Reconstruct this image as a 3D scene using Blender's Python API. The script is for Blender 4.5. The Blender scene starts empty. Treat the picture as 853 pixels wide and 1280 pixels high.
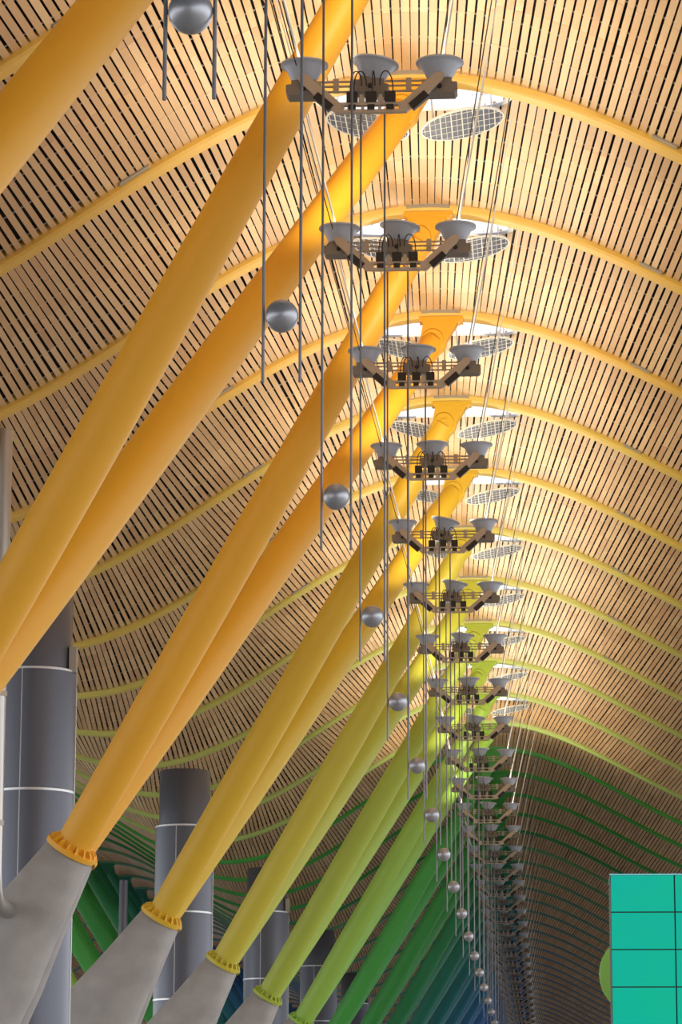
import bpy, math, random
from mathutils import Vector, Matrix
random.seed(11)
C = bpy.context.scene.collection
SC = bpy.context.scene
PI = math.pi

# ------------------------------------------------------------------ camera
F_PX, VX, VY, ROLL = 4000.0, 688.36, 1509.4, 0.003
def camera_axes():
    d = Vector(((VX-426.5)/F_PX, (640-VY)/F_PX, 1.0)).normalized()
    up = Vector((math.sin(ROLL), math.cos(ROLL), 0))
    z = (up*d.z - Vector((0, 0, 1))*up.dot(d)).normalized()
    x = d.cross(z)
    if x.x < 0: x = -x
    right, upv, fwd = (Vector((x[i], d[i], z[i])) for i in range(3))
    return right, upv, fwd
RIGHT, UP, FWD = camera_axes()
cam_data = bpy.data.cameras.new('camera')
cam = bpy.data.objects.new('camera', cam_data); C.objects.link(cam)
cam_data.sensor_fit = 'VERTICAL'; cam_data.sensor_height = 36.0; cam_data.sensor_width = 24.0
cam_data.lens = 36.0*F_PX/1280.0
cam_data.clip_end = 2000
cam.matrix_world = Matrix(((RIGHT.x, UP.x, -FWD.x, 0), (RIGHT.y, UP.y, -FWD.y, 0),
                           (RIGHT.z, UP.z, -FWD.z, 0), (0, 0, 0, 1)))
SC.camera = cam
def pix(p):                       # only used to find which slats show largest
    p = Vector(p); d = p.dot(FWD)
    return 426.5 + F_PX*p.dot(RIGHT)/d, 640 - F_PX*p.dot(UP)/d

# ------------------------------------------------------------------ sky and exposure
w = bpy.data.worlds.new('World'); SC.world = w; w.use_nodes = True
bg = w.node_tree.nodes['Background']
bg.inputs['Color'].default_value = (0.93, 0.96, 1.0, 1); bg.inputs['Strength'].default_value = 2.2
vs = SC.view_settings
vs.view_transform = 'Standard'; vs.look = 'None'; vs.gamma = 1.0; vs.use_curve_mapping = False
vs.exposure = 0.45
FILL_POWER = 270.0

# ------------------------------------------------------------------ materials
def lin(c):
    c /= 255.0
    return c/12.92 if c <= 0.04045 else ((c+0.055)/1.055)**2.4
def rgb(r, g, b): return (lin(r), lin(g), lin(b), 1)
def mat(name, col, rough=0.5, metal=0.0, noise=0.0, nscale=6.0, bump=0.0):
    m = bpy.data.materials.new(name); m.use_nodes = True
    nt = m.node_tree; b = nt.nodes['Principled BSDF']
    b.inputs['Roughness'].default_value = rough; b.inputs['Metallic'].default_value = metal
    b.inputs['Base Color'].default_value = col
    if noise or bump:
        tc = nt.nodes.new('ShaderNodeTexCoord'); n = nt.nodes.new('ShaderNodeTexNoise')
        n.inputs['Scale'].default_value = nscale; n.inputs['Detail'].default_value = 5
        nt.links.new(tc.outputs['Object'], n.inputs['Vector'])
        if noise:
            mx = nt.nodes.new('ShaderNodeMix'); mx.data_type = 'RGBA'
            mx.inputs[6].default_value = tuple(c*(1-noise) for c in col[:3])+(1,)
            mx.inputs[7].default_value = tuple(min(1, c*(1+noise)) for c in col[:3])+(1,)
            nt.links.new(n.outputs['Fac'], mx.inputs[0]); nt.links.new(mx.outputs[2], b.inputs['Base Color'])
        if bump:
            bp = nt.nodes.new('ShaderNodeBump'); bp.inputs['Strength'].default_value = bump
            nt.links.new(n.outputs['Fac'], bp.inputs['Height']); nt.links.new(bp.outputs['Normal'], b.inputs['Normal'])
    return m
def wood():
    m = bpy.data.materials.new('bamboo_slat'); m.use_nodes = True
    nt = m.node_tree; b = nt.nodes['Principled BSDF']; b.inputs['Roughness'].default_value = 0.45
    g = nt.nodes.new('ShaderNodeNewGeometry'); oi = nt.nodes.new('ShaderNodeObjectInfo')
    a1 = nt.nodes.new('ShaderNodeMath'); a1.operation = 'MULTIPLY'; a1.inputs[1].default_value = 1.0
    a2 = nt.nodes.new('ShaderNodeMath'); a2.operation = 'MULTIPLY_ADD'; a2.inputs[1].default_value = 9.7
    fr = nt.nodes.new('ShaderNodeMath'); fr.operation = 'FRACT'
    nt.links.new(g.outputs['Random Per Island'], a1.inputs[0])
    nt.links.new(oi.outputs['Random'], a2.inputs[0]); nt.links.new(a1.outputs[0], a2.inputs[2])
    nt.links.new(a2.outputs[0], fr.inputs[0])
    cr = nt.nodes.new('ShaderNodeValToRGB'); e = cr.color_ramp.elements
    e[0].position = 0.0; e[0].color = rgb(204, 162, 118)
    e[1].position = 1.0; e[1].color = rgb(228, 192, 146)
    k = e.new(0.35); k.color = rgb(215, 174, 128)
    k = e.new(0.75); k.color = rgb(221, 183, 136)
    nt.links.new(fr.outputs[0], cr.inputs[0])
    tc = nt.nodes.new('ShaderNodeTexCoord'); mp = nt.nodes.new('ShaderNodeMapping')
    mp.inputs['Scale'].default_value = (30, 0.7, 30)
    n = nt.nodes.new('ShaderNodeTexNoise'); n.inputs['Scale'].default_value = 1.0; n.inputs['Detail'].default_value = 4
    nt.links.new(tc.outputs['Object'], mp.inputs['Vector']); nt.links.new(mp.outputs[0], n.inputs['Vector'])
    mx = nt.nodes.new('ShaderNodeMix'); mx.data_type = 'RGBA'; mx.blend_type = 'MULTIPLY'; mx.inputs[0].default_value = 0.18
    nt.links.new(cr.outputs[0], mx.inputs[6]); nt.links.new(n.outputs['Color'], mx.inputs[7])
    nt.links.new(mx.outputs[2], b.inputs['Base Color'])
    return m
WOOD = wood()
DECK = mat('black_roof_deck', (0.006, 0.006, 0.007, 1), 0.9)
BATTEN = mat('grey_batten', rgb(168, 164, 160), 0.6)
PLATE = mat('grey_plate', rgb(168, 160, 148), 0.5, 0.3)
CONCRETE = mat('pale_concrete', rgb(154, 150, 147), 0.75, 0, 0.36, 1.3, 0.08)
STEEL = mat('grey_cladding', rgb(92, 94, 104), 0.42, 0.45, 0.06, 14)
RING = mat('bright_seam', rgb(205, 205, 205), 0.35, 0.5)
ALU = mat('brushed_pipe', rgb(170, 166, 160), 0.32, 0.7)
BOWL = mat('lamp_bowl_grey', rgb(186, 192, 206), 0.4, 0.3)
HOUSING = mat('housing_taupe', rgb(128, 118, 108), 0.6, 0.1)
FRAME = mat('frame_taupe', rgb(182, 166, 148), 0.5, 0.25)
BLACK = mat('ballast_black', rgb(26, 24, 25), 0.5)
BALLM = mat('ball_silver', rgb(160, 160, 166), 0.36, 0.55)
ROD = mat('rod_grey', rgb(112, 110, 112), 0.45, 0.4)
CABLE = mat('cable_bright', rgb(238, 234, 228), 0.3, 0.1)
WIRE = mat('wire_dark', rgb(52, 48, 46), 0.5)
WHITE = mat('white_paint', rgb(240, 240, 238), 0.4)
DISC = mat('perforated_panel', rgb(84, 92, 116), 0.5, 0.1)
def glass():
    m = bpy.data.materials.new('skylight_glass'); m.use_nodes = True
    nt = m.node_tree; nt.nodes.remove(nt.nodes['Principled BSDF']); out = nt.nodes['Material Output']
    t = nt.nodes.new('ShaderNodeBsdfTransparent'); t.inputs[0].default_value = (0.95, 0.97, 1, 1)
    g = nt.nodes.new('ShaderNodeBsdfGlossy'); g.inputs['Roughness'].default_value = 0.05
    mx = nt.nodes.new('ShaderNodeMixShader'); mx.inputs[0].default_value = 0.08
    nt.links.new(t.outputs[0], mx.inputs[1]); nt.links.new(g.outputs[0], mx.inputs[2]); nt.links.new(mx.outputs[0], out.inputs[0])
    return m
GLASS = glass()

# colour of beam / strut number k (k = 1 is the top beam whose crest shows in the photograph)
STOPS = [(-9, (230, 168, 42)), (3.4, (230, 168, 42)), (4.2, (212, 178, 48)), (5.4, (212, 176, 48)), (6.2, (188, 182, 62)),
         (8.0, (166, 182, 66)), (9.5, (150, 184, 70)), (11.3, (134, 184, 78)), (12, (70, 164, 66)), (15, (56, 158, 72)),
         (17, (36, 140, 100)), (20, (30, 128, 128)), (23, (36, 120, 156)), (27, (46, 110, 186)), (60, (60, 104, 200))]
_paint = {}
def paint(k, pale=0.0):
    k = max(-3, min(34, k))
    if (k, pale) in _paint: return _paint[k, pale]
    for (a, ca), (b, cb) in zip(STOPS, STOPS[1:]):
        if a <= k <= b:
            t = (k-a)/(b-a); c = [ca[i]+(cb[i]-ca[i])*t for i in range(3)]; break
    if pale: c = [v+(u-v)*pale for v, u in zip(c, (226, 214, 160))]  # cream mixed into beam paint stands for light reflected on the beams
    _paint[k, pale] = mat('paint_%02d' % (k+3), rgb(*c), 0.5)
    return _paint[k, pale]
def hue(k):
    return ('golden yellow' if k <= 3 else 'yellow' if k <= 5 else 'yellow-green' if k <= 7 else 'lime green' if k <= 11
            else 'dark green' if k <= 16 else 'teal' if k <= 22 else 'blue')
ORD = ['zeroth', 'first', 'second', 'third', 'fourth', 'fifth', 'sixth', 'seventh', 'eighth', 'ninth', 'tenth', 'eleventh',
       'twelfth', 'thirteenth', 'fourteenth', 'fifteenth', 'sixteenth', 'seventeenth', 'eighteenth', 'nineteenth', 'twentieth']

# ------------------------------------------------------------------ mesh helpers
class MB:
    def __init__(s): s.v = []; s.f = []
    def add(s, vs, fs):
        o = len(s.v); s.v += [tuple(v) for v in vs]; s.f += [tuple(i+o for i in f) for f in fs]
    def box(s, c, size, M=None):
        x, y, z = (d/2 for d in size)
        vs = [Vector((sx*x, sy*y, sz*z)) for sx in (-1, 1) for sy in (-1, 1) for sz in (-1, 1)]
        if M: vs = [M @ v for v in vs]
        s.add([v+Vector(c) for v in vs], [(0, 1, 3, 2), (4, 6, 7, 5), (0, 4, 5, 1), (2, 3, 7, 6), (0, 2, 6, 4), (1, 5, 7, 3)])
    def rings(s, rs, caps=True, close=False):
        n = len(rs[0]); vs = [v for r in rs for v in r]; fs = []
        for i in range(len(rs)-1):
            for j in range(n):
                k = (j+1) % n
                fs.append((i*n+j, i*n+k, (i+1)*n+k, (i+1)*n+j))
        if close:
            i = len(rs)-1
            for j in range(n):
                k = (j+1) % n; fs.append((i*n+j, i*n+k, k, j))
        elif caps:
            fs.append(tuple(range(n))[::-1]); fs.append(tuple((len(rs)-1)*n+j for j in range(n)))
        s.add(vs, fs)
    def tube(s, pts, rad, n=12, caps=True, sx=1.0, sy=1.0):
        pts = [Vector(p) for p in pts]
        if not hasattr(rad, '__len__'): rad = [rad]*len(pts)
        rs = []; u = None
        for i, p in enumerate(pts):
            d = (pts[min(i+1, len(pts)-1)]-pts[max(i-1, 0)]).normalized()
            if u is None:
                u = Vector((1, 0, 0)) if abs(d.x) < 0.9 else Vector((0, 1, 0))
            u = (u-d*u.dot(d)).normalized(); v = d.cross(u)
            rs.append([p+(u*math.cos(a)*sx+v*math.sin(a)*sy)*rad[i] for a in (2*PI*j/n for j in range(n))])
        s.rings(rs, caps)
    def lathe(s, prof, n=24, M=None, caps=True, close=False):
        rs = []
        for r, z in prof:
            ring = [Vector((r*math.cos(a), r*math.sin(a), z)) for a in (2*PI*j/n for j in range(n))]
            rs.append([M @ v for v in ring] if M else ring)
        s.rings(rs, caps, close)
    def prism(s, poly, y0, y1):                   # polygon in the x-z plane, extruded along y
        n = len(poly)
        vs = [(x, y0, z) for x, z in poly]+[(x, y1, z) for x, z in poly]
        fs = [tuple(range(n)), tuple(range(2*n-1, n-1, -1))]+[(i, i+n, (i+1) % n+n, (i+1) % n) for i in range(n)]
        s.add(vs, fs)
    def mesh(s, name, smooth=False):
        me = bpy.data.meshes.new(name); me.from_pydata(s.v, [], s.f); me.update()
        import bmesh
        bm = bmesh.new(); bm.from_mesh(me); bmesh.ops.recalc_face_normals(bm, faces=bm.faces)
        bm.to_mesh(me); bm.free()
        if smooth:
            me.polygons.foreach_set('use_smooth', [True]*len(me.polygons))
            me.set_sharp_from_angle(angle=math.radians(38))
        return me
    def build(s, name, m, parent=None, smooth=False, loc=None):
        return put(name, s.mesh(name, smooth), m, parent, loc)
def put(name, me, m, parent=None, loc=None):
    if not me.materials: me.materials.append(m)
    o = bpy.data.objects.new(name, me); C.objects.link(o)
    if me.materials[0] is not m:
        o.material_slots[0].link = 'OBJECT'; o.material_slots[0].material = m
    if parent: o.parent = parent
    if loc: o.location = loc
    return o
def tag(o, label, cat, group=None):
    o['label'] = label; o['category'] = cat
    if group: o['group'] = group
    return o
def thing(name, label, cat, loc=(0, 0, 0), group=None):
    o = bpy.data.objects.new(name, None); C.objects.link(o); o.location = loc; o.empty_display_size = 0.3
    return tag(o, label, cat, group)
def structure(o): o['kind'] = 'structure'; return o
def stuff(o): o['kind'] = 'stuff'; return o
def copy_tree(o, parent=None):
    c = o.copy(); C.objects.link(c)
    if parent: c.parent = parent
    for ch in o.children: copy_tree(ch, c)
    return c

# ------------------------------------------------------------------ the shape of the roof
XC, HC, XT, HT = -2.6, 22.85, -16.2, 17.15       # crest and valley of the wave
XL, XR = -44.0, 15.2
ZF = -1.7                                        # floor level (the lens is the origin)
MID, AMP = (HC+HT)/2, (HC-HT)/2
def roof(x):
    if x <= XC: return MID+AMP*math.cos(PI*(x-XC)/(XC-XT))
    off = x-XC
    return MID+AMP*math.cos(min(PI*1.06, PI*off/(13.3+0.22*off)))
def slope(x): return math.atan2(roof(x+0.01)-roof(x-0.01), 0.02)
def YB(k): return 62.68+9*(k-1)                  # beam k
K0, K1 = -2, 40                                  # beams built
NEAR_END = 11                                    # the bright part ends at this beam; added shade walls follow

# ------------------------------------------------------------------ setting: floor, added light-blocking walls, roof deck
def panel_box(name, lo, hi, m):
    b = MB(); b.box([(a+c)/2 for a, c in zip(lo, hi)], [c-a for a, c in zip(lo, hi)])
    return structure(b.build(name, m))
FLOORM = mat('pale_stone_floor', rgb(150, 144, 136), 0.5, 0, 0.08, 0.8)
FLOORD = mat('dark_shade_wall', rgb(92, 92, 96), 0.7, 0, 0.1, 0.5)
panel_box('floor', (-160, -120, ZF-0.3), (140, 440, ZF), FLOORM)
YE = YB(NEAR_END)
def gapped_shade_wall(name, x, top, y0, y1, bay=9.0, gap=4.3, sill=1.0):  # added unseen wall dimming the far bays; gaps set how much daylight enters
    b = MB(); t = 0.3; ys = [y0]; y = y0
    while y < y1: ys += [min(y1, y+bay-gap), min(y1, y+bay)]; y += bay
    zs = [ZF, ZF+sill, top-0.8, top]
    P = {}
    def v(i, j, k):
        if (i, j, k) not in P: P[i, j, k] = len(b.v); b.v.append((x+i*t, ys[j], zs[k]))
        return P[i, j, k]
    solid = lambda j, k: 0 <= j < len(ys)-1 and 0 <= k < 3 and ys[j+1] > ys[j] and not (j % 2 == 1 and k == 1)
    for j in range(len(ys)-1):
        for k in range(3):
            if not solid(j, k): continue
            for i in (0, 1): b.f.append((v(i, j, k), v(i, j+1, k), v(i, j+1, k+1), v(i, j, k+1)))
            for dj, dk, e0, e1 in ((-1, 0, (j, k), (j, k+1)), (1, 0, (j+1, k), (j+1, k+1)), (0, -1, (j, k), (j+1, k)), (0, 1, (j, k+1), (j+1, k+1))):
                if not solid(j+dj, k+dk): b.f.append((v(0, *e0), v(0, *e1), v(1, *e1), v(1, *e0)))
    return structure(b.build(name, FLOORD))
gapped_shade_wall('shade_wall_right', XR, 17.6, YE+2, 440)
gapped_shade_wall('shade_wall_left', XL-0.3, 18.0, YE+2, 440)
panel_box('shade_wall_back', (XL, 439.7, ZF), (XR, 440, 26), FLOORD)  # added end wall, closes the dim far bays against daylight
panel_box('shade_wall_front', (XL, -60.3, ZF), (XR, -60, 16.5), FLOORD)  # added unseen behind the lens to cut light from the back

SKY_AX, SKY_AY, SKY_Y0, SKY_K = 2.05, 1.75, 0.26, range(-2, NEAR_END)
def hole(x):                                     # how far the skylight reaches past its beam
    t = 1-((x-XC)/SKY_AX)**2
    return SKY_Y0+SKY_AY*math.sqrt(t) if t > 0 else 0.0
deck = MB(); DH = 0.22
xs = [XL+i*(XC-2.2-XL)/60 for i in range(61)]+[XC-2.2+i*0.2 for i in range(1, 22)]+[XC+2.2+i*(XR-XC-2.2)/20 for i in range(0, 21)]
def deck_strip(y0f, y1f):
    for a, c in zip(xs, xs[1:]):
        m_ = (a+c)/2
        y0, y1 = y0f(m_), y1f(m_)
        za, zc = roof(a)+DH, roof(c)+DH
        deck.add([(a, y0, za), (c, y0, zc), (c, y1, zc), (a, y1, za), (a, y0, za+.08), (c, y0, zc+.08), (c, y1, zc+.08), (a, y1, za+.08)],
                 [(0, 1, 2, 3), (7, 6, 5, 4), (0, 4, 5, 1), (3, 2, 6, 7)])
deck_strip(lambda x: -60, lambda x: YB(-2))  # bare deck carried on unseen behind the lens to shade the near bays
for k in SKY_K: deck_strip(lambda x: YB(k)+hole(x), lambda x: YB(k+1))
deck_strip(lambda x: YE, lambda x: 440)
for k in SKY_K:
    for a, c in zip(xs, xs[1:]):
        if a < XC-2.3 or c > XC+2.3: continue
        y = YB(k)+0.05
        deck.add([(a, y, roof(a)+.1), (c, y, roof(c)+.1), (c, y, roof(c)+DH+.1), (a, y, roof(a)+DH+.1), (a, y+.06, roof(a)+.1), (c, y+.06, roof(c)+.1), (c, y+.06, roof(c)+DH+.1), (a, y+.06, roof(a)+DH+.1)],
                 [(0, 1, 2, 3), (7, 6, 5, 4), (0, 4, 5, 1), (3, 2, 6, 7)])
ceiling = structure(deck.build('ceiling', DECK))

# slats: straight boards from beam to beam, edge to edge along the wave with a dark gap
PITCH = 0.187
arc = [XL+0.3]
while arc[-1] < XR-0.3: arc.append(arc[-1]+PITCH*math.cos(slope(arc[-1])))
# within a bay the slats fan: they close up towards the crest and open towards the valley
FAN = [(-60, -.2), (-30, -.3), (-24, .5), (-18.5, -.6), (-16.2, -.95), (-14.5, -.7), (-12.5, -.2), (-11, .15), (-9.5, .5), (-7.5, .5),
       (-2.7, -.3), (-1, -.55), (1, -.62), (3, -.62), (7, -.4), (11, -.4), (40, -.4)]
def fan(x):
    for (a, fa), (c, fc) in zip(FAN, FAN[1:]):
        if a <= x <= c: return fa+(fc-fa)*(x-a)/(c-a)
    return 0
def slat_frame(x, y0, y1, k):
    ym = (YB(k)+YB(k+1))/2; f = fan(x)*(1 if k < 11 else 0.6)
    xa, xb = x+f*(y0-ym)/9, x+f*(y1-ym)/9
    p, q = Vector((xa, y0, roof(xa)+.015)), Vector((xb, y1, roof(xb)+.015))
    al = (q-p).normalized(); a = slope(x); up = Vector((math.cos(a), 0, math.sin(a))).cross(al).normalized(); ac = al.cross(up)
    M = Matrix(((ac.x, al.x, up.x), (ac.y, al.y, up.y), (ac.z, al.z, up.z)))
    return (p+q)/2, (q-p).length, M
def boards(b, centre, length, parts, wid, M):
    L = length/parts
    for i in range(parts):
        b.box(centre+M @ Vector((0, -length/2+(i+0.5)*L, 0)), (wid, L-0.010, 0.03), M)
rows = []                                        # (share of the picture, bay, x, y0, y1, width, jitter)
for k in range(K0, K1):
    ya, yb = YB(k)+0.2, YB(k+1)-0.2
    xmin, xmax = max(XL+.6, -0.182*yb-3.0), min(XR-.6, 0.06*yb+4.0)
    for x in arc:
        if not xmin <= x <= xmax: continue
        r = random.Random(int(x*1000)*131+k)
        gap = min(0.085, max(0.020, 0.047-0.013*math.exp(-((x-XC)/3.0)**2)+r.gauss(0, 0.006)+(r.random() < .05)*r.uniform(-.02, .03)))
        jit = r.uniform(-0.006, 0.006)
        hx = hole(x-fan(x)/2) if k in SKY_K else 0
        y0 = max(ya, YB(k)+hx+0.03) if hx else ya
        area = 0.0
        for j in range(9):
            y = y0+(yb-y0)*(j+0.5)/9
            u, v = pix((x, y, roof(x)))
            if 0 <= u <= 853 and 0 <= v <= 1280: area += ((yb-y0)/9)*roof(x)/(y*y)*(PITCH/y)
        rows.append((area, k, x, y0, yb, PITCH-gap, jit))
rows.sort(key=lambda r: -r[0])
field = MB(); ONE = Matrix.Identity(3)
for i, (area, k, x, y0, y1, wid, jit) in enumerate(rows):
    c, L, M = slat_frame(x+jit, y0, y1, k)
    if i < 300:
        b = MB(); boards(b, Vector((0, 0, 0)), L, 4, wid, ONE)
        o = b.build('slat', WOOD, ceiling, False, c); o.rotation_euler = M.to_euler()
    else:
        boards(field, c, L, 4 if k < 9 else 2 if k < 20 else 1, wid, M)
stuff(field.build('slats', WOOD, ceiling))
# thin battens that carry the slats, seen as grey dots in the gaps
bt = MB()
for k in range(K0, 14):
    for j in range(5):
        y = YB(k)+2.2+j*1.55 if k in SKY_K else YB(k)+1.1+j*1.7
        if y > YB(k+1)-0.3: continue
        x = max(XL+1, -0.182*y-3); xe = min(XR-1, 0.06*y+4)
        while x < xe:
            c = min(xe, x+0.9)
            bt.add([(x, y-.02, roof(x)+.04), (c, y-.02, roof(c)+.04), (c, y+.02, roof(c)+.04), (x, y+.02, roof(x)+.04),
                    (x, y-.02, roof(x)+.07), (c, y-.02, roof(c)+.07), (c, y+.02, roof(c)+.07), (x, y+.02, roof(x)+.07)],
                   [(0, 1, 2, 3), (7, 6, 5, 4), (0, 4, 5, 1), (2, 6, 7, 3)])
            x = c
stuff(bt.build('battens', BATTEN, ceiling))

# ------------------------------------------------------------------ skylights at the crest, one behind each near beam
sk_f = MB(); sk_g = MB()
NS = 28
edge = [(XC+SKY_AX*0.999*math.cos(PI*i/NS), SKY_Y0+SKY_AY*math.sin(PI*i/NS)) for i in range(NS+1)]
loop = edge+[(XC-SKY_AX+2*SKY_AX*i/8, SKY_Y0) for i in range(1, 8)]
cx = sum(p[0] for p in loop)/len(loop); cy = sum(p[1] for p in loop)/len(loop)
def off(p, d):
    v = Vector((p[0]-cx, p[1]-cy)); v = v*(1+d/v.length); return (cx+v.x, cy+v.y)
def zr(p, dz): return (p[0], p[1], roof(p[0])+dz)
outer, inner = [off(p, 0.03) for p in loop], [off(p, -0.06) for p in loop]
sk_f.rings([[zr(p, -0.05) for p in outer], [zr(p, 0.30) for p in outer], [zr(p, 0.30) for p in inner], [zr(p, -0.02) for p in inner]], close=True)
n = len(inner)
sk_g.add([zr(p, 0.22) for p in inner]+[zr(p, 0.25) for p in inner],
         [tuple(range(n)), tuple(range(2*n-1, n-1, -1))]+[(i, i+n, (i+1) % n+n, (i+1) % n) for i in range(n)])
mf, mg = sk_f.mesh('frame'), sk_g.mesh('glazing')
for i, k in enumerate(SKY_K):
    o = structure(put('window_%d' % (i+1), mf, WHITE, None, (0, YB(k), 0)))
    put('glazing', mg, GLASS, o)

# ------------------------------------------------------------------ curved roof beams
bm_ = MB()
N = 150; sec = []
for i in range(N+1):
    x = XL+(XR-XL)*i/N; h = roof(x)
    sec.append([(x, -0.25, h-0.10), (x, -0.20, h-0.17), (x, 0.20, h-0.17), (x, 0.25, h-0.10), (x, 0.25, h+0.16), (x, -0.25, h+0.16)])
bm_.rings(sec)
beam_me = bm_.mesh('roof_beam', True)
def curved_plate(x0, x1, y0, y1, z0, z1):
    b = MB(); s_ = []
    for i in range(7):
        x = x0+(x1-x0)*i/6; h = roof(x); s_.append([(x, y0, h+z0), (x, y1, h+z0), (x, y1, h+z1), (x, y0, h+z1)])
    b.rings(s_); return b.mesh('joint_plate')
plates = [curved_plate(XC-0.5, XC+0.5, -.34, -.21, -.06, .03), curved_plate(-8.6, -8.0, -.42, -.21, -.05, .0), curved_plate(2.3, 2.8, -.42, -.21, -.05, .0)]
for k in range(K0, K1+1):
    far = k > 17
    if far: lab = 'small distant curved roof beam in the dim far bays at bottom right'
    elif k == -2 or k == -1: lab = 'golden yellow curved roof beam above the top edge, ' + ('farther' if k == -2 else 'nearer')+' out of frame'
    elif k == 0: lab = 'golden yellow curved roof beam crossing only the top left corner'
    else: lab = '%s curved roof beam under the slats, %s down along the crest' % (hue(k), ORD[k])
    if k == 11: lab = 'lime green curved roof beam, eleventh down, where the bright slats turn dark'
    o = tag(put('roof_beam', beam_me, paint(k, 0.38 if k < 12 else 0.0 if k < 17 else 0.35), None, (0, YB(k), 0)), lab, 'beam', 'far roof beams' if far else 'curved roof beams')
    if k <= 8:
        for p in plates: put('joint_plate', p, PLATE, o)

# ------------------------------------------------------------------ reflector discs under each near skylight
def disc(label, y, sgn):
    x = XC-0.99 if sgn < 0 else XC+1.0
    z = 22.21
    t = thing('reflector_disc', label, 'reflector', (x, y, z), 'perforated reflector discs')
    t.rotation_euler = (0, math.radians(-11*sgn), 0)
    return t
rim = MB(); R_ = 0.86
rim.lathe([(R_, -0.02), (R_+0.035, -0.02), (R_+0.035, 0.02), (R_, 0.02)], 40, close=True)
rim_me = rim.mesh('rim', True)
pn = MB(); pn.lathe([(R_+0.005, -0.004), (R_+0.005, 0.004)], 40); pn_me = pn.mesh('perforated_panel')
gr = MB()
for i in range(-7, 8):
    d = i*0.115; h = math.sqrt(max(0, R_*R_-d*d))
    if h > 0.05:
        gr.box((d, 0, -0.01), (0.008 if i % 2 else 0.022, 2*h, 0.012))
        if i % 3 == 0: gr.box((0, d, -0.012), (2*h, 0.010, 0.012))
gr_me = gr.mesh('grid')
hg = {}
for s in (-1, 1):
    hg[s] = []
    for pts in ([(s*0.62, -.45, 0.0), (s*0.66, -.45, 0.16), (s*0.70, -.5, 0.42)], [(s*0.62, .3, 0.0), (s*0.66, .3, 0.16), (s*0.70, .25, 0.42)],
                [(-s*0.6, -0.4, 0.0), (-s*0.55, -0.5, 0.5)]):
        h_ = MB(); h_.tube(pts, 0.02, 8); hg[s].append(h_.mesh('hanger', True))
for k in range(-1, NEAR_END):
    for s in (-1, 1):
        side = 'left' if s < 0 else 'right'
        lab = ('white-rimmed perforated reflector disc, %s one under the %s skylight down the crest' % (side, ORD[k]) if k > 0 else
               'white-rimmed perforated reflector disc above the top edge, %s, %s pair' % (side, 'nearer' if k == 0 else 'farther'))
        t = disc(lab, YB(k)+1.22, s)
        put('perforated_panel', pn_me, DISC, t); put('rim', rim_me, WHITE, t)
        for h_ in hg[s]: put('hanger', h_, RING, t)
        stuff(put('grid', gr_me, WHITE, t))

# ------------------------------------------------------------------ branching columns: concrete pier, splayed painted struts
PX = XT                                          # foot of the pier, under the valley
def strut_points(sx, dy):                        # local to the pier foot at floor level
    base = Vector((sx*4.9, math.copysign(0.22, dy), 8.25-ZF))
    top = Vector((sx*(XC-0.22-PX), dy, HC-0.15-0.62-ZF))
    return base, top
def lerp(a, b, t): return a+(b-a)*t
def strut_mesh(sx, dy):
    a, b = strut_points(sx, dy); m = MB()
    ts = [0, .1, .25, .4, .55, .7, .85, .95, 1.0]; rr = [.43, .44, .455, .455, .44, .41, .375, .35, .33]
    m.tube([lerp(a, b, t) for t in ts], rr, 32)
    return m.mesh('strut', True)
def collar_mesh(sx, dy):
    a, b = strut_points(sx, dy); d = (b-a).normalized(); m = MB()
    Q = d.to_track_quat('Z', 'Y').to_matrix().to_4x4(); T = Matrix.Translation(a) @ Q
    m.lathe([(0.30, -0.02), (0.64, -0.02), (0.64, 0.09), (0.56, 0.11), (0.30, 0.11)], 36, T)
    for i in range(16):
        an = 2*PI*i/16; c, s_ = math.cos(an), math.sin(an)
        Rz = Matrix.Rotation(an, 4, 'Z')
        for pts in ([(0.40, 0.1), (0.61, 0.1), (0.59, 0.17), (0.50, 0.25), (0.40, 0.25)],):
            vs = [T @ Rz @ Vector((r, yy, z)) for yy in (-.025, .025) for r, z in pts]
            m.add(vs, [(0, 1, 2, 3, 4), (9, 8, 7, 6, 5)]+[(j, j+5, (j+1) % 5+5, (j+1) % 5) for j in range(5)])
    return m.mesh('collar', True)
def head_mesh(sx, dy):
    a, b = strut_points(sx, dy); m = MB()
    ztop = HC-0.15-ZF; xc = sx*(XC-PX)
    R = 0.36; circ = [(b.x+R*math.cos(t), b.z+R*math.sin(t)) for t in (2*PI*i/24 for i in range(24))]
    low = sorted([(math.atan2(p[1]-b.z, p[0]-b.x), p) for p in circ])
    poly = [p for t, p in low if t < 0.15]
    right_up, left_up = (xc+0.46, ztop-0.1), (xc-0.46, ztop-0.1)
    poly = [left_up]+[p for t, p in low if -PI < t <= 0.05]+[right_up]
    m.prism(poly, dy-0.2, dy+0.2)
    m.box((xc, dy, ztop-0.05), (1.14, 0.5, 0.1))
    for i in range(9):
        m.box((xc-0.48+i*0.12, dy-0.19, ztop-0.125), (0.05, 0.05, 0.05))
    m.box((xc, dy, ztop-0.115), (0.98, 0.44, 0.04))
    return m.mesh('head', True)
def pin_mesh(sx, dy):
    a, b = strut_points(sx, dy); m = MB()
    T = Matrix.Translation((b.x, dy, b.z)) @ Matrix.Rotation(PI/2, 4, 'X')
    m.lathe([(0.27, -0.24), (0.29, -0.22), (0.29, 0.22), (0.27, 0.24)], 28, T)
    m.lathe([(0.10, -0.27), (0.10, 0.27)], 16, T)
    return m.mesh('pin', True)
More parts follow.
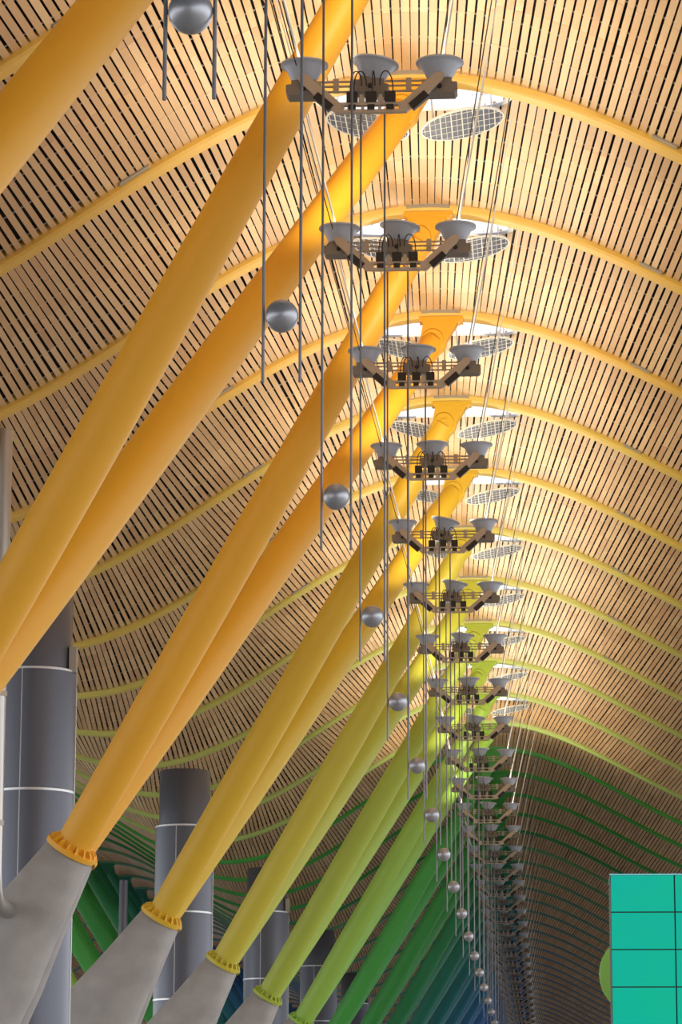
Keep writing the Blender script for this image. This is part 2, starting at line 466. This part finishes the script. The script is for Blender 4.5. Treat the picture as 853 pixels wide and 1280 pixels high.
def arm_mesh(sx, dy):                            # concrete arm below a strut
    a, b = strut_points(sx, dy); d = (a-b).normalized(); d = Vector((d.x, math.copysign(0.07, dy), d.z)).normalized()
    m = MB(); rs = []
    side = Vector((d.z, 0, -d.x)).normalized()
    if side.x < 0: side = -side
    fw = Vector((0, 1, 0)); n = 28
    for t, rx, ry in ((0.02, .55, .52), (0.06, .58, .535), (1.5, .80, .535), (3.2, 1.12, .54), (5.5, 1.4, .56), (8.0, 1.5, .60), (9.6, 1.5, .62)):
        c = a+d*t; ring = []
        for j in range(n):
            an = 2*PI*j/n; cs, sn = math.cos(an), math.sin(an)
            e = 0.72 if t > 1 else 0.9
            ring.append(c+side*(rx*math.copysign(abs(cs)**e, cs))+fw*(ry*math.copysign(abs(sn)**e, sn)))
        rs.append(ring)
    m.rings(rs)
    return m.mesh('concrete_arm', True)
foot = MB(); foot.box((0, 0, 0.9), (3.4, 2.6, 1.8)); foot_me = foot.mesh('pedestal')
DYN, DYF = -4.0, 5.0
kit = {(sx, dy): dict(strut=strut_mesh(sx, dy), collar=collar_mesh(sx, dy), head=head_mesh(sx, dy), pin=pin_mesh(sx, dy), arm=arm_mesh(sx, dy))
       for sx in (1, -1) for dy in (DYN, DYF)}
PIERLAB = {-2: 'golden yellow strut pair cutting only the top left corner, their pier below the left edge',
           -1: 'nearest full pair of golden yellow slanting struts, running from left edge to top',
           0: 'golden orange strut pair on the large concrete pier at bottom left',
           1: 'yellow strut pair on the second concrete pier from bottom left',
           2: 'yellow-green strut pair on the third concrete pier from the left',
           3: 'lime green strut pair on the fourth concrete pier, barely showing at the bottom edge',
           4: 'bright lime green strut pair, last in full light before the dark green ones',
           5: 'dark green strut pair beside the last bright lime pair',
           6: 'dark green strut pair, second beyond the lime ones, among hanging balls',
           7: 'deep green strut pair, third beyond the last bright lime pair',
           8: 'teal strut pair, fourth beyond the last bright lime pair'}
for nidx in range(-2, 18):
    y = 75.68+18*nidx; kk = (2+2*nidx, 3+2*nidx)
    lab = PIERLAB.get(nidx, 'blue-green strut pair among the small distant ones at the bottom')
    t = thing('branching_column', lab, 'column', (PX, y, ZF), 'branching columns' if nidx in PIERLAB else 'far branching columns')
    put('pedestal', foot_me, CONCRETE, t)
    for sx in (1, -1):
        if sx < 0 and nidx < 1: continue
        for dy, k in zip((DYN, DYF), kk):
            q = kit[(sx, dy)]
            put('concrete_arm', q['arm'], CONCRETE, t)
            s_ = put('strut', q['strut'], paint(k), t)
            put('collar', q['collar'], paint(k), s_); put('head', q['head'], paint(k), s_); put('pin', q['pin'], paint(k), s_)

# ------------------------------------------------------------------ three-bowl lamp frames with a ball on two rods below
LX, LZ = -2.73, 18.18                            # bowl rim height is about LZ + .2
lamp = thing('bowl_lamp', 'x', 'lamp', (LX, 0, LZ), 'hanging lamp frames')
bw = MB()
bw.lathe([(0.17, -0.13), (0.19, -0.11), (0.31, 0.12), (0.36, 0.16), (0.395, 0.17), (0.395, 0.20), (0.35, 0.20), (0.30, 0.13), (0.17, -0.10), (0.0, -0.12)], 32)
bw_me = bw.mesh('bowl', True)
hs = MB()
hs.prism([(-.20, -.12), (.20, -.12), (.20, -.19), (.29, -.20), (.29, -.33), (.25, -.38), (-.25, -.38), (-.29, -.33), (-.29, -.20), (-.20, -.19)], -.17, .17)
hs_me = hs.mesh('gear_housing')
kn = MB(); kn.lathe([(.035, -.02), (.045, 0), (.035, .03)], 12, Matrix.Translation((0, -.18, -.27)) @ Matrix.Rotation(PI/2, 4, 'X')); kn_me = kn.mesh('knob')
for i, x in enumerate((-1.115, 0.02, 1.115)):
    b = put('bowl', bw_me, BOWL, lamp, (x, 0.10 if i == 1 else 0, 0.06 if i == 1 else 0))
    put('gear_housing', hs_me, HOUSING, b); put('knob', kn_me, BLACK, b)
YA = -0.22
for s in (-1, 1):
    a = MB(); p0, p1 = Vector((s*1.06, YA, -0.16)), Vector((s*0.50, YA, -0.66))
    a.prism([(s*1.20, -.10), (s*1.16, -.20), (s*.58, -.735), (s*.48, -.735), (s*.44, -.62), (s*1.04, -.07), (s*1.14, -.05)], YA-.04, YA+.04)
    arm = a.build('arm', FRAME, lamp)
    d = p1-p0; M = Matrix.Rotation(-math.atan2(d.z, d.x), 4, 'Y')
    g = MB(); c = p0+d*0.60+Vector((s*0.06, -0.02, -0.08)); g.box(c, (0.34, 0.11, 0.13), M)
    g.build('damper', BLACK, arm)
for z, h, wx in ((-.585, .05, 1.0), (-.71, .05, 1.04)):
    cb = MB(); cb.box((0, YA, z), (wx, 0.10, h)); cb.build('crossbar', FRAME, lamp)
for x in (-.36, -.14, .14, .36):
    cb = MB(); cb.box((x, YA, -0.65), (0.05, 0.06, 0.09)); cb.build('spacer', FRAME, lamp)
for x in (-.31, 0, .31):
    b = MB(); b.box((x, YA, -0.475), (0.18, 0.15, 0.18)); o = b.build('ballast', BLACK, lamp)
    b = MB(); b.box((x, YA-.06, -0.65), (0.12, 0.05, 0.08)); b.build('terminal', BLACK, o)
for x in (-.155, .155):
    b = MB(); b.prism([(x-.05, -.56), (x+.05, -.56), (x+.05, -.48), (x+.03, -.48), (x+.03, -.43), (x-.03, -.43), (x-.03, -.48), (x-.05, -.48)], YA-.06, YA+.04); b.build('junction_box', PLATE, lamp)
for z, yy in ((-0.06, .14), (-0.14, .14), (-0.22, .18)):
    tr = MB(); tr.box((0, yy, z), (1.9, 0.03, 0.03)); tr.build('tie_rail', FRAME, lamp)
for x in (-.60, .60):
    tr = MB(); tr.box((x, .11, -0.14), (0.09, 0.05, 0.24)); tr.build('rail_clamp', FRAME, lamp)
for x in (-.20, .20):
    tr = MB(); tr.tube([(x-.06, YA, -.71), (x-.06, 1.38, -.16)], .02, 8); tr.build('outrigger', FRAME, lamp)
for x0, x1 in ((-.16, -.34), (.14, .36), (.06, .02), (-.08, -.28)):
    fx = MB(); P = [Vector((x0, -.16, -.24)), Vector((x0*.9, -.32, .05)), Vector((x1*1.05, -.34, .06)), Vector((x1, YA-.03, -.40))]
    pts = [P[0]*(1-t)**3+P[1]*3*t*(1-t)**2+P[2]*3*t*t*(1-t)+P[3]*t**3 for t in (q/9 for q in range(10))]
    fx.tube(pts, 0.010, 6); fx.build('flex', BLACK, lamp, True)
for x, s in ((-1.115, -1), (1.115, 1)):          # the suspension rises to the beam on the lens side
    q0, q1 = Vector((x+s*.02, .0, .05)), Vector((x+s*1.15, -4.95, roof(LX+x+s*1.15)-.05-LZ))
    m_ = q0.lerp(q1, .55)
    a = MB(); a.tube([q0, m_-(q1-q0)*.004, m_, q1], [.022, .022, .011, .011], 8); a.build('suspension_cable', CABLE, lamp)
    a = MB(); a.tube([q0+Vector((-.05, -.1, -.1)), q1+Vector((-.12, 0, 0))], 0.011, 6); a.build('power_wire', WIRE, lamp)
BX, BY, BZ = -0.06, 1.38, 9.39-LZ
for s in (-1, 1):
    a = MB(); a.tube([(BX+s*.2, BY, -.14), (BX+s*.2, BY, BZ-.74)], 0.017, 8); a.build('rod', ROD, lamp)
ball = MB(); prof = [(0.004, -.18)]+[(.18*math.sin(PI*i/18), -.18*math.cos(PI*i/18)) for i in range(1, 18)]+[(0.004, .18)]
ball.lathe(prof, 32)
put('ball', ball.mesh('ball', True), BALLM, lamp, (BX, BY, BZ))

BALLPOS = ['largest silver ball at the top edge', 'second silver ball from the top', 'third silver ball from the top']
tilt = {1: 9, 2: 7, 5: 13, 6: 10, 9: 12}
for j in range(-3, 38):
    o = lamp if j == -3 else copy_tree(lamp)
    o.location = (LX, 49.8+9*j, LZ)
    i = j+1                                      # 1 = the top lamp frame of the photograph
    if i <= 0: lab = '%s between twin rods, its lamp frame above the picture' % BALLPOS[j+3]
    elif i <= 17: lab = 'grey frame of three upturned bowl lamps, %s from the top' % ORD[i]
    else: lab = 'tiny distant frame of three bowl lamps in the dim far bays'
    o['label'] = lab; o['group'] = 'hanging lamp frames' if i <= 17 else 'far hanging lamp frames'
    bowls = [c for c in o.children if c.name.startswith('bowl')]
    bowls.sort(key=lambda c: c.location.x)
    bowls[1].rotation_euler = (0, math.radians(tilt.get(i, random.uniform(-2, 6))), 0)

ld = bpy.data.lights.new('bowl_light', 'SPOT'); ld.energy = FILL_POWER; ld.color = (1.0, 0.86, 0.62)  # added fill light, set inside the near bowls to brighten the roof
ld.spot_size = math.radians(176); ld.spot_blend = 0.25; ld.shadow_soft_size = 0.12
for o in [o for o in C.objects if o.name.startswith('bowl_lamp')]:
    if o.location.y > YB(NEAR_END): continue     # fill lights added in near bowls only, to brighten the roof there
    for c in o.children:
        if c.name.startswith('bowl'):
            lo = bpy.data.objects.new('roof_fill', ld); C.objects.link(lo); lo.parent = c; lo.location = (0, 0, 0.12); lo.rotation_euler = (PI, 0, 0)

# ------------------------------------------------------------------ grey clad duct columns under the valley, and a downpipe
def duct(label, y):
    t = thing('duct_column', label, 'column', (-13.72, y, ZF), 'clad duct columns'); H = 16.2-ZF; S = 14.05-ZF
    u = MB(); u.lathe([(.97, S-.1), (.97, H-.04), (.94, H), (.70, H), (.70, S-.1)], 48, close=True); u.build('upper_drum', STEEL, t, True)
    l = MB(); l.lathe([(1.10, 0), (1.10, S), (.9, S+.01)], 48); l.build('lower_drum', STEEL, t, True)
    z = S
    me = None
    while z > 0.5:
        r = MB(); r.lathe([(1.09, z-.03), (1.118, z-.03), (1.118, z+.03), (1.09, z+.03)], 48, close=True)
        put('ring', r.mesh('ring', True), RING, t); z -= 3.25
    for an in (-100, -190, 10, 80):
        s_ = MB(); a = math.radians(an); s_.tube([(1.10*math.cos(a), 1.10*math.sin(a), 0), (1.10*math.cos(a), 1.10*math.sin(a), S)], .014, 6)
        s_.build('seam', RING, t)
    b = MB(); b.box((1.05, -.25, S+.32), (.2, .25, .7)); b.build('bracket', PLATE, t)
DL = ['tallest grey clad duct column behind the left struts, beside the metal pipe', 'grey clad duct column with flat top behind the second concrete pier',
      'third grey clad duct column, partly behind the yellow-green struts', 'fourth grey clad duct column, small, behind the lime struts',
      'fifth grey clad duct column, far behind the lime struts']
for i, l in enumerate(DL): duct(l, 84.68+36*i)
dp = thing('downpipe', 'pale metal downpipe at the left edge, running from roof valley to concrete pier', 'pipe', (-12.66, 72.75, 0))
p = MB(); p.tube([(0, 0, 17.9), (0, 0, 7.5), (0, .12, 7.1), (0, .5, 6.85), (0, 2.6, 6.75)], .19, 20); p.build('pipe', ALU, dp, True)
p = MB(); p.tube([(-.28, .1, 17.8), (-.28, .1, 7.4), (-.28, .5, 7.0), (-.28, 2.6, 6.9)], .09, 16); p.build('conduit', ALU, dp, True)
for z in (8.6, 11.6, 14.6):
    p = MB(); p.lathe([(.185, z-.06), (.215, z-.06), (.215, z+.06), (.185, z+.06)], 20, close=True); p.box((-.14, .12, z), (.36, .06, .08)); p.build('pipe_clamp', PLATE, dp, True)
mast = thing('slim_post', 'slim grey post between the first and second concrete piers', 'post', (-19.9, 150, ZF))
p = MB(); p.tube([(0, 0, 0), (0, 0, 15.0-ZF)], .2, 16); p.build('shaft', STEEL, mast, True)
p = MB(); p.lathe([(.5, 0), (.5, .08), (.22, .12)], 20); p.build('base_plate', STEEL, mast)

# ------------------------------------------------------------------ green panelled tower and round sign, lower right
def panel_mat(name, top, bot):
    m = bpy.data.materials.new(name); m.use_nodes = True
    nt = m.node_tree; b = nt.nodes['Principled BSDF']; b.inputs['Roughness'].default_value = 0.25
    tc = nt.nodes.new('ShaderNodeTexCoord'); n = nt.nodes.new('ShaderNodeTexNoise'); n.inputs['Scale'].default_value = 1.1
    oi = nt.nodes.new('ShaderNodeObjectInfo'); ad = nt.nodes.new('ShaderNodeVectorMath'); ad.operation = 'ADD'
    nt.links.new(tc.outputs['Object'], ad.inputs[0]); nt.links.new(oi.outputs['Location'], ad.inputs[1]); nt.links.new(ad.outputs[0], n.inputs['Vector'])
    mx = nt.nodes.new('ShaderNodeMix'); mx.data_type = 'RGBA'; mx.inputs[6].default_value = top; mx.inputs[7].default_value = bot
    nt.links.new(n.outputs['Fac'], mx.inputs[0]); b.inputs['Base Color'].default_value = rgb(0, 36, 30); b.inputs['Specular IOR Level'].default_value = 0.2
    nt.links.new(mx.outputs[2], b.inputs['Emission Color']); b.inputs['Emission Strength'].default_value = 0.64
    return m
TEAL = panel_mat('backlit_teal', rgb(0, 178, 172), rgb(0, 192, 140))
TX, TY, TTOP = 0.786, 40.0, 4.045
CW, RH, NC = 0.795, 0.461, 3
NR = int((TTOP-ZF)/RH)
tower = thing('panel_tower', 'backlit teal-green panelled box at the lower right edge', 'display', (TX, TY, ZF))
g = MB(); g.box((NC*CW/2, 0.62, (TTOP-ZF)/2-.02), (NC*CW-.01, 1.2, TTOP-ZF-.04)); g.build('core', BLACK, tower)
pm = MB(); pm.box((0, 0, 0), (CW-.018, .03, RH-.018)); pm_me = pm.mesh('panel')
for c in range(NC):
    for r in range(NR):
        put('panel', pm_me, TEAL, tower, ((c+.5)*CW, 0, TTOP-ZF-(r+.5)*RH))
g = MB(); g.box((NC*CW/2, .6, TTOP-ZF+.004), (NC*CW+.01, 1.26, .016)); g.build('cap', mat('pale_cap', rgb(150, 225, 235), .3), tower)
sg = thing('round_sign', 'lime green round sign half hidden behind the teal box', 'sign', (1.22, 43.0, ZF))
LIME = mat('lime_sign', rgb(152, 205, 90), 0.4, 0, .05, 8)
g = MB(); g.lathe([(.53, -.03), (.54, -.02), (.54, .02), (.53, .03)], 48, Matrix.Translation((0, 0, 3.03-ZF)) @ Matrix.Rotation(PI/2, 4, 'X')); g.build('disc', LIME, sg, True)
g = MB(); g.tube([(0, .08, 0), (0, .08, 3.2-ZF)], .05, 14); g.build('pole', STEEL, sg, True)
g = MB(); g.lathe([(.25, 0), (.25, .03), (.06, .05)], 20, Matrix.Translation((0, .08, 0))); g.build('foot', STEEL, sg)
